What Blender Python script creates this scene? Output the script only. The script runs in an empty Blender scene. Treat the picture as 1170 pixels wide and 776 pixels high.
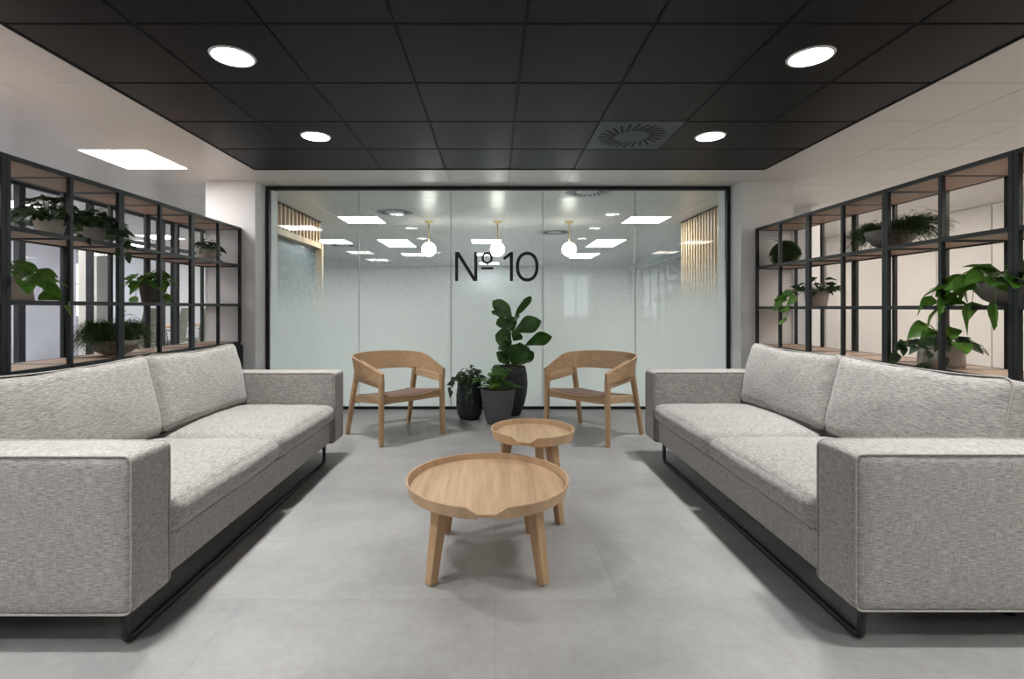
import bpy, bmesh, math, random
from mathutils import Vector, Matrix, Quaternion, noise
R = math.radians
PI = math.pi
scene = bpy.context.scene
COL = scene.collection
random.seed(7)
F = 568.0; VX = 565.0; VY = 352.0; CH = 1.08; CEIL = 2.38

def P(px, py, d):
    """the place in the room seen at a photo pixel, d metres away"""
    return Vector(((px - VX) * d / F, d, CH - (py - VY) * d / F))

# ------------------------------------------------------------ materials
def new_mat(name):
    m = bpy.data.materials.new(name); m.use_nodes = True
    nt = m.node_tree
    return m, nt, nt.nodes['Principled BSDF']

def setp(b, **k):
    names = {'color': 'Base Color', 'rough': 'Roughness', 'metal': 'Metallic', 'spec': 'Specular IOR Level',
             'coat': 'Coat Weight', 'coat_rough': 'Coat Roughness', 'sheen': 'Sheen Weight'}
    for a, v in k.items():
        s = b.inputs[names[a]]
        s.default_value = (*v, 1) if isinstance(v, tuple) else v

def nd(nt, t, **k):
    n = nt.nodes.new(t)
    for a, v in k.items():
        setattr(n, a, v)
    return n

def coords(nt, kind='Object', scale=(1, 1, 1), rot=(0, 0, 0)):
    tc = nd(nt, 'ShaderNodeTexCoord'); mp = nd(nt, 'ShaderNodeMapping')
    nt.links.new(tc.outputs[kind], mp.inputs['Vector'])
    mp.inputs['Scale'].default_value = scale; mp.inputs['Rotation'].default_value = rot
    return mp.outputs[0]

def noise_tex(nt, vec, scale=1.0, detail=3, rough=.5):
    n = nd(nt, 'ShaderNodeTexNoise'); nt.links.new(vec, n.inputs['Vector'])
    n.inputs['Scale'].default_value = scale; n.inputs['Detail'].default_value = detail
    n.inputs['Roughness'].default_value = rough
    return n.outputs['Fac']

def ramp(nt, fac, stops):
    r = nd(nt, 'ShaderNodeValToRGB'); nt.links.new(fac, r.inputs[0])
    e = r.color_ramp.elements
    while len(e) < len(stops): e.new(.5)
    for el, (p, c) in zip(e, stops):
        el.position = p; el.color = (*c, 1) if len(c) == 3 else c
    return r.outputs[0]

def mixc(nt, fac, a, b, mode='MIX'):
    m = nd(nt, 'ShaderNodeMix', data_type='RGBA', blend_type=mode)
    for sock, v in ((m.inputs[0], fac), (m.inputs[6], a), (m.inputs[7], b)):
        if isinstance(v, (int, float)): sock.default_value = v
        elif isinstance(v, tuple): sock.default_value = (*v, 1)
        else: nt.links.new(v, sock)
    return m.outputs[2]

def math_n(nt, op, a, b=None):
    m = nd(nt, 'ShaderNodeMath', operation=op)
    for sock, v in zip(m.inputs, (a, b)):
        if v is None: continue
        if isinstance(v, (int, float)): sock.default_value = v
        else: nt.links.new(v, sock)
    return m.outputs[0]

def bump(nt, b, h, strength=.2, dist=.01):
    n = nd(nt, 'ShaderNodeBump'); nt.links.new(h, n.inputs['Height'])
    n.inputs['Strength'].default_value = strength; n.inputs['Distance'].default_value = dist
    nt.links.new(n.outputs[0], b.inputs['Normal'])

def plain(name, color, rough=.5, metal=0., spec=.5, var=.06, vs=6.0):
    m, nt, b = new_mat(name); setp(b, rough=rough, metal=metal, spec=spec)
    f = noise_tex(nt, coords(nt), vs, 3)
    nt.links.new(ramp(nt, f, [(.3, tuple(c * (1 - var) for c in color)), (.7, tuple(min(1, c * (1 + var)) for c in color))]), b.inputs['Base Color'])
    return m

def wood(name, light, dark, axis='y', rough=.45, k=1.0):
    m, nt, b = new_mat(name); setp(b, rough=rough, spec=.4)
    sc = {'x': (3, 45, 45), 'y': (45, 3, 45), 'z': (45, 45, 3)}[axis]
    sc = tuple(s * k for s in sc)
    f1 = noise_tex(nt, coords(nt, scale=sc), 1.0, 5, .6)
    sc2 = tuple(s * .22 for s in sc)
    f2 = noise_tex(nt, coords(nt, scale=sc2), 1.0, 3, .5)
    c = ramp(nt, f1, [(.3, dark), (.62, light)])
    c2 = ramp(nt, f2, [(.3, tuple(v * .88 for v in dark)), (.7, tuple(min(1, v * 1.05) for v in light))])
    nt.links.new(mixc(nt, .5, c, c2), b.inputs['Base Color'])
    bump(nt, b, f1, .06, .002)
    return m

def emit(name, color, strength):
    m = bpy.data.materials.new(name); m.use_nodes = True; nt = m.node_tree
    nt.nodes.remove(nt.nodes['Principled BSDF'])
    e = nd(nt, 'ShaderNodeEmission'); e.inputs[0].default_value = (*color, 1); e.inputs[1].default_value = strength
    nt.links.new(e.outputs[0], nt.nodes['Material Output'].inputs[0])
    return m

def fabric(name):
    m, nt, b = new_mat(name); setp(b, rough=.95, spec=.15, sheen=.25)
    geo = nd(nt, 'ShaderNodeTexCoord'); sep = nd(nt, 'ShaderNodeSeparateXYZ')
    nt.links.new(geo.outputs['Normal'], sep.inputs[0])
    top = math_n(nt, 'GREATER_THAN', math_n(nt, 'ABSOLUTE', sep.outputs[2]), .72)
    a1 = noise_tex(nt, coords(nt, scale=(34, 34, 560)), 1.0, 4, .65)
    a2 = noise_tex(nt, coords(nt, scale=(420, 34, 60)), 1.0, 4, .65)
    f = nd(nt, 'ShaderNodeMix'); nt.links.new(top, f.inputs[0]); nt.links.new(a1, f.inputs[2]); nt.links.new(a2, f.inputs[3])
    b1 = noise_tex(nt, coords(nt, scale=(520, 520, 40)), 1.0, 2, .5)
    b2 = noise_tex(nt, coords(nt, scale=(40, 520, 60)), 1.0, 2, .5)
    g = nd(nt, 'ShaderNodeMix'); nt.links.new(top, g.inputs[0]); nt.links.new(b1, g.inputs[2]); nt.links.new(b2, g.inputs[3])
    s = math_n(nt, 'ADD', math_n(nt, 'MULTIPLY', f.outputs[0], .78), math_n(nt, 'MULTIPLY', g.outputs[0], .22))
    c = ramp(nt, s, [(.38, (.11, .104, .098)), (.5, (.325, .312, .296)), (.63, (.60, .58, .555))])
    big = noise_tex(nt, coords(nt), 3.0, 2)
    c = mixc(nt, .27, c, ramp(nt, big, [(.35, (.31, .298, .284)), (.65, (.37, .356, .34))]))
    nt.links.new(c, b.inputs['Base Color'])
    bump(nt, b, s, .5, .004)
    return m

def leafmat(name, dark, light, rough=.38):
    m, nt, b = new_mat(name); setp(b, rough=rough, spec=.5)
    f = noise_tex(nt, coords(nt), 14, 2)
    nt.links.new(ramp(nt, f, [(.35, dark), (.68, light)]), b.inputs['Base Color'])
    tr = nd(nt, 'ShaderNodeBsdfTranslucent'); tr.inputs[0].default_value = (*[min(1, v * 1.6) for v in light], 1)
    mx = nd(nt, 'ShaderNodeMixShader'); mx.inputs[0].default_value = .18
    nt.links.new(b.outputs[0], mx.inputs[1]); nt.links.new(tr.outputs[0], mx.inputs[2])
    nt.links.new(mx.outputs[0], nt.nodes['Material Output'].inputs[0])
    return m

M = {}
M['oak_y'] = wood('oak_y', (.70, .50, .315), (.42, .275, .16), 'y', .42)
M['oak_x'] = wood('oak_x', (.55, .37, .22), (.38, .245, .135), 'x', .42)
M['oak_z'] = wood('oak_z', (.55, .365, .21), (.38, .24, .13), 'z', .45)
M['oak_rim'] = wood('oak_rim', (.63, .43, .265), (.46, .305, .18), 'z', .42, .55)
M['shelfwood'] = wood('shelfwood', (.52, .36, .26), (.37, .25, .175), 'y', .5)
M['slat'] = wood('slat', (.62, .44, .28), (.45, .30, .18), 'z', .5)
M['fabric'] = fabric('fabric')
M['piping'] = plain('piping', (.36, .345, .325), .95, spec=.1, var=.25, vs=200)
M['pad'] = plain('pad', (.225, .165, .145), .9, spec=.1, var=.15, vs=150)
M['black_steel'] = plain('black_steel', (.008, .010, .014), .42, spec=.5)
M['black_matt'] = plain('black_matt', (.010, .011, .014), .6, spec=.4)
M['sign'] = plain('sign', (.02, .022, .026), .5)
M['white_wall'] = plain('white_wall', (.76, .75, .755), .6, spec=.3, var=.01)
M['grey_wall'] = plain('grey_wall', (.60, .62, .66), .6, spec=.3, var=.03)
M['cream_panel'] = plain('cream_panel', (.80, .775, .745), .45, spec=.4, var=.015)
M['lilac'] = plain('lilac', (.74, .745, .83), .85, spec=.2, var=.06, vs=2.5)
M['cream_column'] = plain('cream_column', (.62, .59, .53), .7, var=.02)
M['teal_panel'] = plain('teal_panel', (.045, .075, .09), .3, var=.1)
M['brass'] = plain('brass', (.62, .45, .17), .3, metal=.9)
M['olive'] = plain('olive', (.27, .28, .20), .8)
M['grey_plastic'] = plain('grey_plastic', (.30, .34, .38), .5)
M['chrome'] = plain('chrome', (.6, .6, .62), .25, metal=1.)
M['soil'] = plain('soil', (.10, .055, .03), .95, var=.5, vs=120)
M['slot'] = plain('slot', (.006, .006, .008), .8)
M['panel_light'] = emit('panel_light', (1., .985, .96), 10.5)
M['panel_warm_fill'] = emit('panel_warm_fill', (1., .92, .82), 8.5)
M['downlight'] = emit('downlight', (1., .98, .95), 12.0)
M['globe'] = emit('globe', (1., .95, .87), 8.0)
M['panel_office'] = emit('panel_office', (.97, 1., .98), 17.0)
M['white_metal'] = plain('white_metal', (.72, .72, .72), .4, var=.01)
M['seam_metal'] = plain('seam_metal', (.45, .50, .50), .3)

def ceiling_mat(name, col, rough, coat):
    m, nt, b = new_mat(name); setp(b, rough=rough, spec=.2 if col[0] < .02 else .35, coat=coat, coat_rough=.22)
    f = noise_tex(nt, coords(nt), 1.3, 2)
    nt.links.new(ramp(nt, f, [(.3, tuple(c * .97 for c in col)), (.7, col)]), b.inputs['Base Color'])
    return m
M['ceil_white'] = ceiling_mat('ceil_white', (.66, .635, .61), .38, .25)
M['ceil_black'] = ceiling_mat('ceil_black', (.0036, .0046, .0062), .45, .0)
M['vent_grey'] = ceiling_mat('vent_grey', (.058, .068, .083), .5, .0)
M['vent_white'] = ceiling_mat('vent_white', (.55, .55, .56), .5, .1)

def floor_mat():
    m, nt, b = new_mat('floor_vinyl'); setp(b, spec=.5, coat=.0)
    v = coords(nt)
    cloud = noise_tex(nt, v, 1.6, 5, .6)
    fine = noise_tex(nt, v, 30, 4, .6)
    br = nd(nt, 'ShaderNodeTexBrick'); nt.links.new(v, br.inputs['Vector'])
    br.offset = .5; br.inputs['Scale'].default_value = 1.0
    br.inputs['Brick Width'].default_value = .92; br.inputs['Row Height'].default_value = .46
    br.inputs['Mortar Size'].default_value = .0018; br.inputs['Mortar Smooth'].default_value = .3
    br.inputs['Color1'].default_value = (.47, .47, .47, 1); br.inputs['Color2'].default_value = (.53, .53, .53, 1)
    br.inputs['Mortar'].default_value = (.40, .40, .40, 1)
    c = ramp(nt, cloud, [(.28, (.225, .225, .226)), (.72, (.405, .403, .40))])
    c = mixc(nt, 1.0, c, br.outputs['Color'], 'MULTIPLY')
    c = mixc(nt, 1.0, c, (2., 2., 2.), 'MULTIPLY')
    c = mixc(nt, .12, c, ramp(nt, fine, [(.3, (.16, .16, .16)), (.7, (.46, .45, .44))]))
    nt.links.new(c, b.inputs['Base Color'])
    nt.links.new(ramp(nt, cloud, [(.3, (.36,) * 3), (.7, (.48,) * 3)]), b.inputs['Roughness'])
    bump(nt, b, fine, .04, .002)
    return m
M['floor'] = floor_mat()

def concrete(name, c, var=.18, rough=.75):
    m, nt, b = new_mat(name); setp(b, rough=rough, spec=.3)
    f = noise_tex(nt, coords(nt), 9, 5, .6)
    nt.links.new(ramp(nt, f, [(.3, tuple(v * (1 - var) for v in c)), (.7, tuple(v * (1 + var) for v in c))]), b.inputs['Base Color'])
    bump(nt, b, noise_tex(nt, coords(nt), 60, 3), .15, .003)
    return m
M['pot_stone'] = concrete('pot_stone', (.42, .38, .34))
M['pot_grey'] = concrete('pot_grey', (.24, .225, .21))
M['pot_dark'] = concrete('pot_dark', (.075, .066, .062))
M['pot_slate'] = concrete('pot_slate', (.11, .115, .13), .1)
M['pot_black'] = concrete('pot_black', (.040, .043, .050), .15, .6)
M['pot_pale'] = concrete('pot_pale', (.55, .53, .50), .1)

M['leaf_fig'] = leafmat('leaf_fig', (.014, .050, .010), (.05, .135, .022), .3)
M['leaf_mid'] = leafmat('leaf_mid', (.03, .10, .016), (.12, .28, .035))
M['leaf_dark'] = leafmat('leaf_dark', (.016, .040, .018), (.055, .10, .045), .45)
M['leaf_bright'] = leafmat('leaf_bright', (.045, .15, .018), (.17, .37, .05))
M['leaf_grass'] = leafmat('leaf_grass', (.02, .05, .012), (.07, .135, .03), .55)
M['stem_green'] = plain('stem_green', (.12, .20, .05), .6)
M['stem_brown'] = plain('stem_brown', (.16, .10, .055), .8)

def frost_mat():
    m = bpy.data.materials.new('frosted_glass'); m.use_nodes = True; nt = m.node_tree
    nt.nodes.remove(nt.nodes['Principled BSDF'])
    tc = nd(nt, 'ShaderNodeTexCoord'); sep = nd(nt, 'ShaderNodeSeparateXYZ'); nt.links.new(tc.outputs['Object'], sep.inputs[0])
    mr = nd(nt, 'ShaderNodeMapRange'); mr.interpolation_type = 'SMOOTHSTEP'
    nt.links.new(sep.outputs[2], mr.inputs[0])
    mr.inputs[1].default_value = .98; mr.inputs[2].default_value = 1.82; mr.inputs[3].default_value = .985; mr.inputs[4].default_value = .03
    # the film is printed in fine dots that thin out towards the top
    sn = nd(nt, 'ShaderNodeVectorMath', operation='SNAP'); nt.links.new(tc.outputs['Object'], sn.inputs[0]); sn.inputs[1].default_value = (.0022, 1.0, .0022)
    wn = nd(nt, 'ShaderNodeTexWhiteNoise'); nt.links.new(sn.outputs[0], wn.inputs['Vector'])
    dot = math_n(nt, 'LESS_THAN', wn.outputs['Value'], mr.outputs[0])
    tl = nd(nt, 'ShaderNodeBsdfTranslucent'); tl.inputs[0].default_value = (.90, .97, .955, 1)
    df = nd(nt, 'ShaderNodeBsdfDiffuse'); df.inputs[0].default_value = (.83, .89, .88, 1)
    fr = nd(nt, 'ShaderNodeMixShader'); fr.inputs[0].default_value = .5
    nt.links.new(tl.outputs[0], fr.inputs[1]); nt.links.new(df.outputs[0], fr.inputs[2])
    tp = nd(nt, 'ShaderNodeBsdfTransparent'); tp.inputs[0].default_value = (.90, .95, .94, 1)
    mx = nd(nt, 'ShaderNodeMixShader'); nt.links.new(dot, mx.inputs[0])
    nt.links.new(tp.outputs[0], mx.inputs[1]); nt.links.new(fr.outputs[0], mx.inputs[2])
    gl = nd(nt, 'ShaderNodeBsdfGlossy'); gl.inputs['Roughness'].default_value = .02; gl.inputs[0].default_value = (1, 1, 1, 1)
    lw = nd(nt, 'ShaderNodeFresnel'); lw.inputs[0].default_value = 1.62
    m2 = nd(nt, 'ShaderNodeMixShader'); ge = nd(nt, 'ShaderNodeNewGeometry'); nt.links.new(math_n(nt, 'MULTIPLY', lw.outputs[0], math_n(nt, 'SUBTRACT', 1.0, ge.outputs['Backfacing'])), m2.inputs[0])
    nt.links.new(mx.outputs[0], m2.inputs[1]); nt.links.new(gl.outputs[0], m2.inputs[2])
    nt.links.new(m2.outputs[0], nt.nodes['Material Output'].inputs[0])
    return m
def clear_mat(name='clear_glass', tint=(.95, .98, .97), ior=1.2):
    m = bpy.data.materials.new(name); m.use_nodes = True; nt = m.node_tree
    nt.nodes.remove(nt.nodes['Principled BSDF'])
    tp = nd(nt, 'ShaderNodeBsdfTransparent'); tp.inputs[0].default_value = (*tint, 1)
    gl = nd(nt, 'ShaderNodeBsdfGlossy'); gl.inputs['Roughness'].default_value = .02
    lw = nd(nt, 'ShaderNodeFresnel'); lw.inputs[0].default_value = ior
    m2 = nd(nt, 'ShaderNodeMixShader'); ge = nd(nt, 'ShaderNodeNewGeometry'); nt.links.new(math_n(nt, 'MULTIPLY', lw.outputs[0], math_n(nt, 'SUBTRACT', 1.0, ge.outputs['Backfacing'])), m2.inputs[0])
    nt.links.new(tp.outputs[0], m2.inputs[1]); nt.links.new(gl.outputs[0], m2.inputs[2])
    nt.links.new(m2.outputs[0], nt.nodes['Material Output'].inputs[0])
    return m
M['frost'] = frost_mat()
M['clear'] = clear_mat()
M['partition_glass'] = clear_mat('partition_glass', (.97, .98, .99), 1.4)

# ------------------------------------------------------------ mesh building
class MB:
    def __init__(s): s.v = []; s.f = []; s.mi = []
    def add(s, vs, fs, mi=0):
        o = len(s.v); s.v += [tuple(v) for v in vs]
        for f in fs: s.f.append(tuple(i + o for i in f)); s.mi.append(mi)
    def box(s, x0, x1, y0, y1, z0, z1, mi=0):
        v = [(x, y, z) for z in (z0, z1) for y in (y0, y1) for x in (x0, x1)]
        s.add(v, [(0, 2, 3, 1), (4, 5, 7, 6), (0, 1, 5, 4), (2, 6, 7, 3), (0, 4, 6, 2), (1, 3, 7, 5)], mi)
        return s
    def hexa(s, bot, top, mi=0):
        """bot, top: four points each, in order round"""
        s.add(list(bot) + list(top), [(3, 2, 1, 0), (4, 5, 6, 7), (0, 1, 5, 4), (1, 2, 6, 5), (2, 3, 7, 6), (3, 0, 4, 7)], mi)
        return s
    def bar(s, a, b, w0, w1=None, up=Vector((0, 1, 0)), t0=None, t1=None):
        """tapered square bar between two points"""
        a = Vector(a); b = Vector(b); w1 = w1 or w0; t0 = t0 or w0; t1 = t1 or w1
        d = (b - a).normalized(); u = up - d * up.dot(d)
        u = u.normalized(); w = d.cross(u)
        def ring(c, h, t): return [c + u * h / 2 * i + w * t / 2 * j for i, j in ((-1, -1), (1, -1), (1, 1), (-1, 1))]
        return s.hexa(ring(a, w0, t0), ring(b, w1, t1))
    def prism(s, poly, lo, hi, axis='z'):
        n = len(poly)
        def mk(p, t):
            return {'z': (p[0], p[1], t), 'y': (p[0], t, p[1]), 'x': (t, p[0], p[1])}[axis]
        v = [mk(p, lo) for p in poly] + [mk(p, hi) for p in poly]
        s.add(v, [tuple(range(n - 1, -1, -1)), tuple(range(n, 2 * n))] + [(i, (i + 1) % n, n + (i + 1) % n, n + i) for i in range(n)])
        return s
    def lathe(s, prof, n=40, c=(0, 0, 0), mi=0, close=True):
        v = []; m = len(prof)
        for k in range(n):
            a = 2 * PI * k / n
            for r, z in prof: v.append((c[0] + r * math.cos(a), c[1] + r * math.sin(a), c[2] + z))
        f = []
        for k in range(n):
            k2 = (k + 1) % n
            for i in range(m - 1): f.append((k * m + i, k2 * m + i, k2 * m + i + 1, k * m + i + 1))
        s.add(v, f, mi)
        return s
    def disc(s, r, z, n=40, c=(0, 0)):
        s.add([(c[0] + r * math.cos(2 * PI * k / n), c[1] + r * math.sin(2 * PI * k / n), z) for k in range(n)], [tuple(range(n))])
        return s
    def tube(s, pts, r, n=8, closed=False, r1=None):
        pts = [Vector(p) for p in pts]; m = len(pts); rings = []
        ref = None
        for i, p in enumerate(pts):
            a = pts[(i - 1) % m] if (closed or i) else p
            b = pts[(i + 1) % m] if (closed or i < m - 1) else p
            t = (b - a).normalized()
            if ref is None:
                ref = Vector((0, 0, 1)) if abs(t.z) < .9 else Vector((1, 0, 0))
            u = (ref - t * ref.dot(t)).normalized(); ref = u; w = t.cross(u)
            rr = r if r1 is None else r + (r1 - r) * i / (m - 1)
            rings.append([p + (u * math.cos(2 * PI * k / n) + w * math.sin(2 * PI * k / n)) * rr for k in range(n)])
        v = [q for g in rings for q in g]; f = []
        for i in range(m if closed else m - 1):
            j = (i + 1) % m
            for k in range(n): f.append((i * n + k, i * n + (k + 1) % n, j * n + (k + 1) % n, j * n + k))
        if not closed: f += [tuple(range(n - 1, -1, -1)), tuple((m - 1) * n + k for k in range(n))]
        s.add(v, f)
        return s
    def build(s, name, mats, parent=None, smooth=False, bevel=0, loc=(0, 0, 0), subsurf=0, recalc=False):
        me = bpy.data.meshes.new(name); me.from_pydata(s.v, [], s.f)
        if not isinstance(mats, (list, tuple)): mats = [mats]
        for m in mats: me.materials.append(M[m])
        for p, mi in zip(me.polygons, s.mi):
            p.material_index = mi; p.use_smooth = smooth
        if recalc:
            bm = bmesh.new(); bm.from_mesh(me); bmesh.ops.recalc_face_normals(bm, faces=bm.faces); bm.to_mesh(me); bm.free()
        me.update()
        o = bpy.data.objects.new(name, me); COL.objects.link(o)
        o.location = loc
        if parent: o.parent = parent
        if bevel:
            b = o.modifiers.new('bevel', 'BEVEL'); b.width = bevel; b.segments = 3; b.limit_method = 'ANGLE'; b.angle_limit = R(35)
            for p in me.polygons: p.use_smooth = True
            wn = o.modifiers.new('wn', 'WEIGHTED_NORMAL'); wn.keep_sharp = True
        if subsurf:
            ss = o.modifiers.new('ss', 'SUBSURF'); ss.levels = subsurf; ss.render_levels = subsurf
        return o

def tag(o, label=None, cat=None, group=None, kind=None):
    if label: o['label'] = label
    if cat: o['category'] = cat
    if group: o['group'] = group
    if kind: o['kind'] = kind
    return o
def thing(name, label, cat, loc=(0, 0, 0), rz=0, group=None):
    o = bpy.data.objects.new(name, None); COL.objects.link(o)
    o.empty_display_size = .1
    o.location = loc; o.rotation_euler = (0, 0, rz)
    return tag(o, label, cat, group)
def copy_tree(o, parent=None):
    c = o.copy(); COL.objects.link(c)
    if parent: c.parent = parent
    for ch in [x for x in list(bpy.data.objects) if x.parent == o]: copy_tree(ch, c)
    return c
def struct(o): o['kind'] = 'structure'; return o

# ------------------------------------------------------------ room shell
PX, PY, X0, Y0 = .5975, .5970, -2.25, 4.66
XL, XR, YN, YF = -9.6, 6.25, -5.0, 15.4
def tile(i, j): return (X0 + PX * i, X0 + PX * (i + 1), Y0 + PY * j, Y0 + PY * (j + 1))

struct(MB().box(XL - .2, XR + 1.4, YN - .2, YF + .2, -.12, 0).build('floor', 'floor'))

white_lights = [(-2, j) for j in (-1, -4, -7, -10, -13)] + [(-2, 8)] + [(0, 4), (0, 8), (0, 9), (3, 8), (7, 4), (7, 8), (7, 9), (0, 12), (3, 12), (7, 12), (7, 13), (3, 16), ] \
    + [(-7, j) for j in (-7, -5, -3, -1, 1, 2, 7)] + [(-9, 9), (-11, 7)] + [(-4, j) for j in (-8, -5, -2)]  # left aisle panels and most meeting room panels are added, to brighten that side
warm_fill_lights = [(10, -4), (10, -7), (10, -10)] + [(11, j) for j in (-8, -5, -2, 0, 2, 4, 6)] + [(13, j) for j in (-2, -4, -7)]  # warm fill panels, all added out of view to brighten the right side
down_tiles = [(1, -4), (6, -4), (1, -2), (6, -2), (1, -6), (6, -6), (1, -8), (6, -8), (1, -10), (6, -10)]
vents_white = [(1, 3), (5, 1), (5, 6), (-2, 10 - 2 + 1)]
vent_black = (5, -2)
skip = set(white_lights + warm_fill_lights + vents_white + [vent_black])
mw, mk = MB(), MB()
zc = CEIL
i0 = math.floor((XL - X0) / PX); i1 = math.ceil((XR - X0) / PX)
j0 = math.floor((YN - Y0) / PY); j1 = math.ceil((YF - Y0) / PY)
for i in range(i0, i1):
    for j in range(j0, j1):
        if (i, j) in skip: continue
        x0, x1, y0, y1 = tile(i, j)
        x0 = max(x0, XL); x1 = min(x1, XR); y0 = max(y0, YN); y1 = min(y1, YF)
        raft = 0 <= i <= 7 and j <= -1
        g = .0035 if raft else .0012; e = .007 if raft else .004; t = .006
        if not raft: g, e, t = .0007, .0022, .0025
        m = mk if raft else mw
        a = (x0 + g, x1 - g, y0 + g, y1 - g); b = (x0 + g + e, x1 - g - e, y0 + g + e, y1 - g - e)
        v = [(a[0], a[2], zc + t), (a[1], a[2], zc + t), (a[1], a[3], zc + t), (a[0], a[3], zc + t),
             (b[0], b[2], zc), (b[1], b[2], zc), (b[1], b[3], zc), (b[0], b[3], zc)]
        m.add(v, [(7, 6, 5, 4), (4, 5, 1, 0), (5, 6, 2, 1), (6, 7, 3, 2), (7, 4, 0, 3)])
mw.box(XL, XR, YN, YF, zc + .03, zc + .13)
struct(mw.build('ceiling', 'ceil_white'))
mk.box(X0, X0 + 8 * PX, YN, Y0, zc + .010, zc + .018)
struct(mk.build('ceiling', 'ceil_black'))
# thin black edge bead round the dark ceiling
tb = MB(); xa, xb = X0 - .006, X0 + 8 * PX + .006
tb.box(xa, xa + .012, YN, Y0 + .006, zc - .006, zc + .009); tb.box(xb - .012, xb, YN, Y0 + .006, zc - .006, zc + .009)
tb.box(xa + .0125, xb - .0125, Y0 - .006, Y0 + .006, zc - .006, zc + .009)
struct(tb.build('trim_1', 'black_matt'))

# ceiling panel lights
def panel_light(i, j, mat, label, group):
    x0, x1, y0, y1 = tile(i, j)
    t = thing('ceiling_light', label, 'ceiling light', ((x0 + x1) / 2, (y0 + y1) / 2, zc), 0, group)
    w, d = (x1 - x0) / 2 - .001, (y1 - y0) / 2 - .001
    f = MB()
    for a in ((-w, w, -d, -d + .018), (-w, w, d - .018, d), (-w, -w + .018, -d + .018, d - .018), (w - .018, w, -d + .018, d - .018), (-.006, .006, -d + .018, d - .018)):
        f.box(a[0], a[1], a[2], a[3], -.002, .012)
    f.build('frame', 'white_metal', t)
    q = MB(); q.box(-w + .018, -.006, -d + .018, d - .018, .002, .01); q.box(.006, w - .018, -d + .018, d - .018, .002, .01)
    q.build('diffuser', mat, t)
    return t
named = {(-2, -1): 'square ceiling light panel above the left shelving, beside the dark ceiling',
         (-2, -4): 'square ceiling light panel cut by the left photo edge, above the left shelving',
         (0, 4): 'nearer light panel over the left of the room behind the glass',
         (7, 4): 'nearer light panel over the right of the room behind the glass, by the slats',
         (0, 8): 'near half of the long light panel on the left behind the glass',
         (0, 9): 'far half of the long light panel on the left behind the glass',
         (7, 8): 'near half of the long light panel on the right behind the glass',
         (7, 9): 'far half of the long light panel on the right behind the glass',
         (3, 8): 'light panel behind the middle pendant globe, above the sign',
         (-2, 8): 'light panel far left behind the glass, just right of the wood slats'}
for (i, j) in white_lights:
    panel_light(i, j, 'panel_office' if j > 1 and i > -6 else 'panel_light', named.get((i, j), 'square panel among the office lights and added fill panels, far from the sofas'), 'recessed square light panels')
for (i, j) in warm_fill_lights:
    panel_light(i, j, 'panel_warm_fill', 'unseen warm fill panel added in the white ceiling beyond the right shelving', 'added warm fill panels on the right of the room')

dl_names = {(1, -4): 'large round downlight in the dark ceiling, above the left sofa', (6, -4): 'large round downlight in the dark ceiling, above the right sofa',
            (1, -2): 'round downlight in the dark ceiling, left and nearer the glass wall', (6, -2): 'round downlight in the dark ceiling right of the swirl vent'}
for k, (i, j) in enumerate(down_tiles):
    x0, x1, y0, y1 = tile(i, j)
    t = thing('downlight', dl_names.get((i, j), 'round downlight in the dark ceiling behind the viewer'), 'downlight', ((x0 + x1) / 2, (y0 + y1) / 2, zc), 0, 'round downlights in the dark ceiling')
    MB().lathe([(.097, -.001), (.099, -.006), (.107, -.006), (.112, 0.0)], 48).build('trim_ring', 'white_metal', t, True)
    MB().lathe([(.0001, -.004), (.097, -.004), (.097, -.001), (.0001, -.001)], 48).build('lens', 'downlight', t)
    la = bpy.data.lights.new('lamp', 'AREA'); la.shape = 'DISK'; la.size = .18; la.energy = 7.0; la.spread = R(98); la.color = (1., .985, .96)
    lo = bpy.data.objects.new('lamp', la); COL.objects.link(lo); lo.parent = t; lo.location = (0, 0, -.008)

def vent(i, j, mat, label):
    x0, x1, y0, y1 = tile(i, j)
    t = thing('ceiling_vent', label, 'air vent', ((x0 + x1) / 2, (y0 + y1) / 2, zc), 0, 'swirl air vents in the ceiling')
    MB().box(-PX / 2 + .003, PX / 2 - .003, -PY / 2 + .003, PY / 2 - .003, .0, .02).build('plate', mat, t)
    s = MB()
    for k in range(24):
        a = 2 * PI * k / 24; sk = .5
        p0 = Vector((math.cos(a), math.sin(a), 0)) * .13
        dr = Vector((math.cos(a + sk), math.sin(a + sk), 0)); n = Vector((-dr.y, dr.x, 0))
        p1 = p0 + dr * .125; w = .0085
        q = [p0 - n * w, p1 - n * w, p1 + n * w, p0 + n * w]
        s.hexa([v + Vector((0, 0, -.002)) for v in q], [v + Vector((0, 0, -.0003)) for v in q])
    s.build('swirl_slots', 'slot', t)
    MB().lathe([(.0001, -.003), (.118, -.003), (.121, 0)], 48).build('hub', mat, t, False)
vent(*vent_black, 'vent_grey', 'square swirl air vent in the dark ceiling')
vent(1, 3, 'vent_white', 'white swirl vent behind the glass, left, by the nearer light panel')
vent(5, 1, 'vent_white', 'white swirl vent just behind the top of the glass, right of centre')
vent(5, 6, 'vent_white', 'white swirl vent behind the glass, above the right pendant globe')
vent(-2, 9, 'vent_white', 'white swirl vent behind the glass near the wood slats')

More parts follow.
